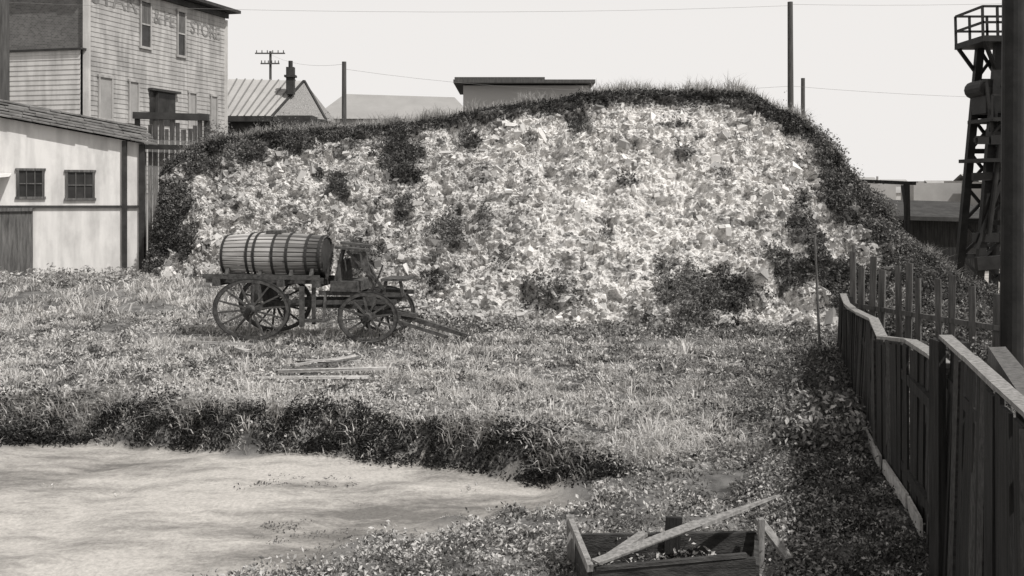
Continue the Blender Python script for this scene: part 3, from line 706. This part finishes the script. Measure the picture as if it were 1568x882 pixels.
# ------------------------------------------------------------ tall warehouse
WH=empty('clapboard_warehouse')
A=Vector((-16.3,42,0));Bb=Vector((-13.6,52,0)); e=(Bb-A); el=e.length; e=e/el; en=Vector((e.y,-e.x,0)); f=-en; ZT=11.45
def wp(t,z,o=0): p=A+e*t+en*o; return (p.x,p.y,z)
def lp(t,z,o=0): p=A+f*t-e*o; return (p.x,p.y,z)
b=MB(); b.add([wp(0,0),wp(el,0),wp(el,ZT),wp(0,ZT),wp(0,0,-9),wp(el,0,-9),wp(el,ZT,-9),wp(0,ZT,-9)],[(0,1,2,3),(1,5,6,2),(5,4,7,6),(3,2,6,7)]); b.obj('core_walls',M_clap,WH)
b=MB(); z=3.0
while z<ZT-.05:
    h_=.19
    vs=[wp(0,z,.032),wp(el,z,.032),wp(el,z+h_,.012),wp(0,z+h_,.012),wp(0,z,.0),wp(el,z,.0)]
    b.add(vs,[(0,1,2,3),(4,5,1,0)]); z+=h_
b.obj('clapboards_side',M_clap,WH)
b=MB(); z=3.0
while z<8.40:
    h_=.19
    b.add([lp(9,z,.332),lp(0,z,.332),lp(0,z+h_,.312),lp(9,z+h_,.312),lp(9,z,.30),lp(0,z,.30)],[(0,1,2,3),(4,5,1,0)]); z+=h_
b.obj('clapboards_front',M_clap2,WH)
b=MB(); b.add([lp(9,8.45),lp(0,8.45),lp(0,ZT),lp(9,ZT)],[(0,1,2,3)]); b.obj('brick_upper_wall',M_brick,WH)
b=MB(); b.beam(lp(9,8.52,.2),lp(-.1,8.52,.2),.45,.07); b.obj('ledge',M_trim,WH)
b=MB(); b.beam(wp(.0,3,.04),wp(.0,ZT,.04),.22,.22); b.beam(wp(el,3,.04),wp(el,ZT-.3,.04),.18,.14); b.obj('corner_boards',M_clap2,WH)
b=MB(); b.beam(wp(-.5,ZT+.13,.20),wp(el+.5,ZT+.13,.20),.75,.14); b.beam(wp(0,ZT-.10,.10),wp(el+.1,ZT-.10,.10),.12,.22); b.beam(wp(-.5,ZT+.22,-4.5),wp(el+.5,ZT+.22,-4.5),9.6,.08)
b.obj('cornice_and_roof',M_trim,WH)
gl=MB();fr=MB();shu=MB()
def win(t0,t1,zl,zh,dark=True):
    t0*=el;t1*=el
    (gl if dark else shu).add([wp(t0,zl,.05),wp(t1,zl,.05),wp(t1,zh,.05),wp(t0,zh,.05)],[(0,1,2,3)])
    for z in (zl,zh): fr.beam(wp(t0-.08,z,.07),wp(t1+.08,z,.07),.08,.10)
    for t in (t0,t1): fr.beam(wp(t,zl,.065),wp(t,zh,.065),.07,.08,up=tuple(e))
    if dark:
        fr.beam(wp(t0,(zl+zh)/2,.06),wp(t1,(zl+zh)/2,.06),.04,.06)
        fr.add([wp(t0,(zl+zh)/2,.056),wp(t1,(zl+zh)/2,.056),wp(t1,zh-.1,.056),wp(t0,zh-.1,.056)],[(0,1,2,3)],1)
win(.335,.405,9.05,11.0);win(.60,.66,9.0,11.0)
win(.07,.15,5.9,7.6,False);win(.26,.32,5.9,7.6,False);win(.69,.745,5.9,7.5,False);win(.87,.92,5.9,7.5,False)
shu.obj('shutters',M_shut,WH); fr.obj('window_frames',[M_clap,M_wood_gray],WH)
gl.add([wp(.40*el,5.9,.06),wp(.585*el,5.9,.06),wp(.585*el,7.3,.06),wp(.40*el,7.3,.06)],[(0,1,2,3)]); gl.obj('dark_openings',M_glass,WH)
b=MB(); b.beam(wp(.39*el,7.36,.15),wp(.60*el,7.36,.15),.2,.10); b.beam(wp(.44*el,5.9,.12),wp(.44*el,7.3,.12),.12,.06); b.obj('loading_door_trim',M_trim,WH)
def text(s,t,z,size,par):
    c=bpy.data.curves.new('lettering','FONT'); c.body=s; c.size=size; c.extrude=.006; c.offset=.012
    o=bpy.data.objects.new('painted_lettering',c); sc.collection.objects.link(o)
    m=Matrix(((e.x,0,en.x,0),(e.y,0,en.y,0),(0,1,0,0),(0,0,0,1))); m.translation=Vector(wp(t,z,.036))
    c.materials.append(M_letter)
    bpy.context.view_layer.update(); dg=bpy.context.evaluated_depsgraph_get(); me=bpy.data.meshes.new_from_object(o.evaluated_get(dg)); mo=bpy.data.objects.new('painted_lettering',me); sc.collection.objects.link(mo); mo.matrix_world=m; bpy.data.objects.remove(o); mo.parent=par
text('STAR',.25,10.40,1.3,WH); text('& FE',4.45,10.2,.85,WH); text('STORE',7.3,10.15,.85,WH)

def pole(name,x,y,z1,r0,r1,arms=(),lean=0):
    b=MB(); b.cyl((x,y,0),(x+lean,y,z1),r0,r1,12)
    for (zz,w,yy) in arms:
        b.beam((x-w/2,y-.12,zz),(x+w/2,y-.12,zz+random.uniform(-.03,.03)),.10,.08)
        for k in np.linspace(-.45,.45,6): b.cyl((x+k*w,y-.12,zz+.05),(x+k*w,y-.12,zz+.2),.035,.03,6)
    return b.obj(name,M_pole)
pole('utility_pole',-17.45,37.6,13,.24,.21)
pole('utility_pole',-6.88,45,8.4,.12,.09)
pole('utility_pole',11.45,45,10.85,.15,.11,lean=-.05)
pole('utility_pole',15.9,60,9.2,.13,.11)
pole('utility_pole',-15.4,70,11.9,.10,.08,((11.75,1.9,0),(11.1,1.2,0)))
b=MB(); b.cyl((7.46,16.4,-.1),(7.50,16.4,9),.17,.15,16); b.obj('timber_post',M_black)
def wire(name,pts):
    b=MB()
    for p,q,sag in pts:
        p=Vector(p);q=Vector(q); last=p
        for i in range(1,13):
            t=i/12; c=p.lerp(q,t); c.z-=sag*4*t*(1-t); b.cyl(last,c,.005,.005,4,cap=False); last=c
    return b.obj(name,M_haze_d)
wire('overhead_wires',[((-17.4,37.6,9.6),(11.45,45,10.7),.3),((-6.88,45,8.1),(11.45,45,7.4),.5),((-15.4,70,11.7),(-6.88,45,8.3),.3),((11.45,45,10.75),(32,43,11.2),.3),((11.45,45,7.4),(30,45,7.0),.3)])

# ------------------------------------------------------------ background buildings
H=empty('gabled_house')
b=MB(); b.box((-13.2,62,3.6),(4.9,6,7.0)); b.obj('walls',M_trim,H)
b=MB()
rl=(-16.0,62,9.35);rr=(-11.75,62,9.25); e0=(-16.2,58.8,7.05);e1=(-12.85,58.8,7.05);e2=(-10.35,61.0,7.0);e3=(-10.4,65.5,7.0);e4=(-16.2,65.5,7.0)
b.add([rl,rr,e0,e1,e2,e3,e4],[(2,3,1,0),(1,5,6,0)]); b.obj('metal_roof',M_metalroof,H)
b=MB(); b.add([rr,e1,e2,e3],[(1,2,0),(2,3,0)]); b.obj('gable_wall',M_wood_old,H)
b=MB()
for k in range(1,9):
    t=k/9; p=Vector(e0).lerp(Vector(e1),t); q=Vector(rl).lerp(Vector(rr),t); b.beam(p+Vector((0,-.03,.03)),q+Vector((0,-.03,.03)),.06,.05)
b.obj('roof_seams',M_haze_d,H)
b=MB(); b.beam(rr,e2,.15,.12); b.beam(rr,e1,.12,.10); b.beam(Vector(e0)+Vector((0,-.1,-.15)),Vector(e1)+Vector((0,-.1,-.15)),.2,.3); b.beam(Vector(e1)+Vector((0,-.1,-.15)),Vector(e2)+Vector((0,-.1,-.15)),.2,.25); b.obj('dark_eaves',M_trim,H)
b=MB(); b.box((-12.2,60.5,9.1),(.42,.42,1.5)); b.box((-12.2,60.5,9.35),(.6,.6,.12)); b.cyl((-12.2,60.5,9.8),(-12.2,60.5,10.2),.12); b.obj('chimney',M_trim,H)
H=empty('flat_roof_building')
b=MB(); b.box((.7,57,4.2),(6.2,6,8.1)); b.obj('walls',M_haze,H)
b=MB(); b.box((.6,56.8,8.40),(6.9,7,.16)); b.box((-.6,56.8,8.55),(4.4,6.6,.13)); b.obj('roof_slab',M_pole,H)
H=empty('low_warehouse')
b=MB(); b.box((-8.5,84,4.2),(11,8,8.0)); b.obj('walls',M_haze2,H)
b=MB(); b.add([(-14.6,79.8,8.2),(-2.7,79.8,8.2),(-4.4,84,10.1),(-12.8,84,10.35),(-14.6,88,8.2),(-2.7,88,8.2)],[(0,1,2,3),(4,3,2,5),(1,5,2),(0,3,4)]); b.obj('roof',M_haze2,H)
b=MB()
for k in range(70):
    x=random.uniform(50,120); y=random.uniform(170,260); w=random.uniform(4,12); h_=random.uniform(1.5,4.3)
    b.box((x,y,h_/2),(w,6,h_),random.choice([0,0,1])); 
    if random.random()<.5: b.add([(x-w/2-.3,y-3.3,h_),(x+w/2+.3,y-3.3,h_),(x+w/2+.3,y,h_+1.2),(x-w/2-.3,y,h_+1.2),(x-w/2-.3,y+3.3,h_),(x+w/2+.3,y+3.3,h_)],[(0,1,2,3),(3,2,5,4)],1)
for k in range(12):
    x=random.uniform(50,120); b.cyl((x,200,0),(x,200,random.uniform(4.5,7)),.25,.2,6,1)
b.obj('distant_town',[M_haze,M_haze2])
b=MB(); b.beam((11.55,32,0),(11.5,32,3.4),.14,.14); b.beam((10.3,32,0),(10.35,32,3.35),.12,.12); b.beam((10.1,32,3.45),(11.75,32,3.38),.16,.10); b.beam((11.5,32,2.5),(11.9,33.5,3.3),.07,.07); b.obj('timber_gate_frame',M_wood_dark)
H=empty('low_shed'); b=MB(); b.box((14.0,37,1.15),(2.6,2.6,2.3)); b.obj('walls',M_wood_dark,H)
b=MB(); b.add([(12.2,35.3,2.35),(15.9,35.3,2.25),(15.9,38.7,2.75),(12.2,38.7,2.85),(12.2,35.3,2.22),(15.9,35.3,2.12),(15.9,38.7,2.62),(12.2,38.7,2.72)],[(0,1,2,3),(7,6,5,4),(0,4,5,1),(1,5,6,2),(2,6,7,3),(3,7,4,0)]); b.obj('roof',M_trim,H)
b=MB()
for k in range(60):
    x=random.uniform(16.5,22.5); y=random.uniform(42,46); z=random.uniform(.1,1.0); a=random.uniform(-.5,.5); l=random.uniform(1,2)
    b.beam((x-l*math.cos(a),y-l*math.sin(a),z),(x+l*math.cos(a),y+l*math.sin(a),z+random.uniform(-.3,.3)),.2,.15,random.choice([0,1]))
b.obj('lumber_pile',[M_wood_dark,M_wood_old])
P=[]
for k in range(900):
    a=random.uniform(0,6.28); r=random.random()**.5*2.2; P.append((21.5+r*math.cos(a),49+r*math.sin(a),max(0,2.3*(1-r/2.2))*random.uniform(.7,1)))
chunks('lime_pile',np.array(P),np.full(900,.45),np.full(900,.6))

# ------------------------------------------------------------ steel hoist tower
T=empty('steel_hoist_tower')
b=MB()
legs=[((12.70,30,0),(13.30,30,7.3)),((13.75,30,0),(13.95,30,7.3)),((12.70,31.4,0),(13.30,31.2,7.3)),((13.75,31.4,0),(13.95,31.2,7.3)),((14.5,30.5,0),(14.5,30.5,9.5)),((15.3,31.5,0),(15.3,31.5,9.5))]
for p,r in legs: b.beam(p,r,.20,.20)
for yy in (29.98,31.32):
    for i in range(7):
        z0_=i*1.0+.3; z1_=z0_+1.0
        xa=lambda z: 12.70+.6*z/7.3; xb=lambda z: 13.75+.2*z/7.3
        b.beam((xa(z0_),yy,z0_),(xb(z1_),yy,z1_),.08,.08); b.beam((xb(z0_),yy+.05,z0_),(xa(z1_),yy+.05,z1_),.08,.08); b.beam((xa(z1_),yy+.1,z1_),(xb(z1_),yy+.1,z1_),.10,.14)
b.obj('legs_and_bracing',M_black,T)
b=MB()
b.box((13.55,30.5,7.28),(1.75,1.9,.16))
for xx in (12.70,13.1,13.6,14.1,14.4):
    for yy in (29.6,31.4): b.beam((xx,yy,7.3),(xx-.02,yy,8.15),.06,.06)
for z in (7.72,8.15):
    for yy in (29.6,31.4): b.beam((12.68,yy,z),(14.42,yy,z),.06,.06)
    for xx in (12.7,14.4): b.beam((xx,29.6,z),(xx,31.4,z),.06,.06)
b.beam((12.72,29.6,7.25),(13.25,30,6.4),.09,.09); b.beam((14.4,29.6,7.25),(13.95,30,6.5),.09,.09); b.beam((12.70,31.3,7.25),(13.25,31.3,6.5),.09,.09)
b.beam((13.3,29.6,7.9),(14.4,29.6,8.3),.08,.3)
b.box((14.2,30.4,6.75),(.9,.8,.12)); b.box((13.7,30.3,5.1),(1.6,1.6,.10)); b.box((13.6,30.3,4.0),(1.9,1.6,.10))
for xx in (12.9,13.3,13.8,14.3): b.beam((xx,29.5,5.1),(xx,29.5,5.75),.05,.05)
b.beam((12.9,29.5,5.75),(14.5,29.5,5.75),.05,.05)
b.obj('platform_and_railing',M_black,T)
b=MB(); b.cyl((13.0,30.0,6.0),(13.0,31.0,6.0),.24,.24,14); b.box((13.2,30.4,5.65),(.55,.9,.7)); b.box((14.0,30.4,5.9),(.7,.8,1.5)); b.box((13.2,29.8,4.6),(.5,.25,.35))
b.beam((12.55,29.8,4.55),(13.9,29.8,4.55),.12,.12); b.beam((12.5,29.8,3.55),(14.3,29.8,3.62),.14,.22); b.box((12.75,29.8,4.55),(.3,.2,.22)); b.box((14.0,29.9,3.9),(.8,.4,1.3)); b.box((13.9,29.85,2.7),(.8,.4,.8))
b.beam((12.5,29.9,1.9),(14.6,29.9,1.9),.15,.25); b.cyl((12.9,29.7,2.0),(13.2,29.7,4.4),.07); b.cyl((13.5,29.7,1.5),(13.6,29.7,5.4),.08); b.beam((12.6,29.8,1.6),(13.3,29.8,3.5),.10,.10)
b.beam((13.05,29.75,4.5),(12.85,29.75,6.1),.07,.07); b.beam((14.6,29.7,6.6),(13.0,29.7,4.7),.07,.07); b.beam((12.55,29.7,1.2),(13.9,29.7,1.3),.2,.35); b.cyl((13.35,29.6,6.9),(13.6,29.6,4.0),.05)
b.obj('hoist_machinery',M_black,T)

# ------------------------------------------------------------ light, world, camera
sdir=Vector((.62,-.50,1.05)).normalized()
el_=math.asin(sdir.z); az=math.atan2(sdir.x,sdir.y)
sl=bpy.data.lights.new('sun','SUN'); sl.energy=3.7; sl.angle=math.radians(1.0); sl.color=(1,.98,.955)
so=bpy.data.objects.new('sun',sl); sc.collection.objects.link(so); so.rotation_euler=sdir.to_track_quat('Z','Y').to_euler()
w=bpy.data.worlds.new('World'); sc.world=w; w.use_nodes=True; nt=w.node_tree; bg=nt.nodes['Background']
sky=nt.nodes.new('ShaderNodeTexSky'); sky.sky_type='NISHITA'; sky.sun_disc=False; sky.sun_elevation=el_; sky.sun_rotation=az; sky.dust_density=2; sky.air_density=1.0
bw=nt.nodes.new('ShaderNodeRGBToBW'); nt.links.new(sky.outputs[0],bw.inputs[0])
tc=nt.nodes.new('ShaderNodeTexCoord'); sp=nt.nodes.new('ShaderNodeSeparateXYZ'); nt.links.new(tc.outputs['Generated'],sp.inputs[0])
mr=nt.nodes.new('ShaderNodeMapRange'); mr.inputs['From Min'].default_value=.15; mr.inputs['From Max'].default_value=.9; mr.inputs['To Min'].default_value=8.7; mr.inputs['To Max'].default_value=4.2
nt.links.new(sp.outputs['Z'],mr.inputs['Value'])
mmx=nt.nodes.new('ShaderNodeMath'); mmx.operation='MAXIMUM'; nt.links.new(bw.outputs[0],mmx.inputs[0]); nt.links.new(mr.outputs[0],mmx.inputs[1])
cc=nt.nodes.new('ShaderNodeCombineColor'); mm=nt.nodes.new('ShaderNodeMix'); mm.data_type='RGBA'; mm.blend_type='MULTIPLY'; mm.inputs[0].default_value=1; mm.inputs[7].default_value=(1,.972,.948,1)
for i in range(3): nt.links.new(mmx.outputs[0],cc.inputs[i])
nt.links.new(cc.outputs[0],mm.inputs[6]); nt.links.new(mm.outputs[2],bg.inputs['Color']); bg.inputs['Strength'].default_value=.1
cam=bpy.data.cameras.new('camera'); co=bpy.data.objects.new('camera',cam); sc.collection.objects.link(co)
co.location=(0,0,3.3); co.rotation_euler=(math.radians(90),0,0); cam.sensor_width=36; cam.lens=38.6; cam.shift_y=-.0995; cam.clip_end=8000; cam.clip_start=.1
sc.camera=co
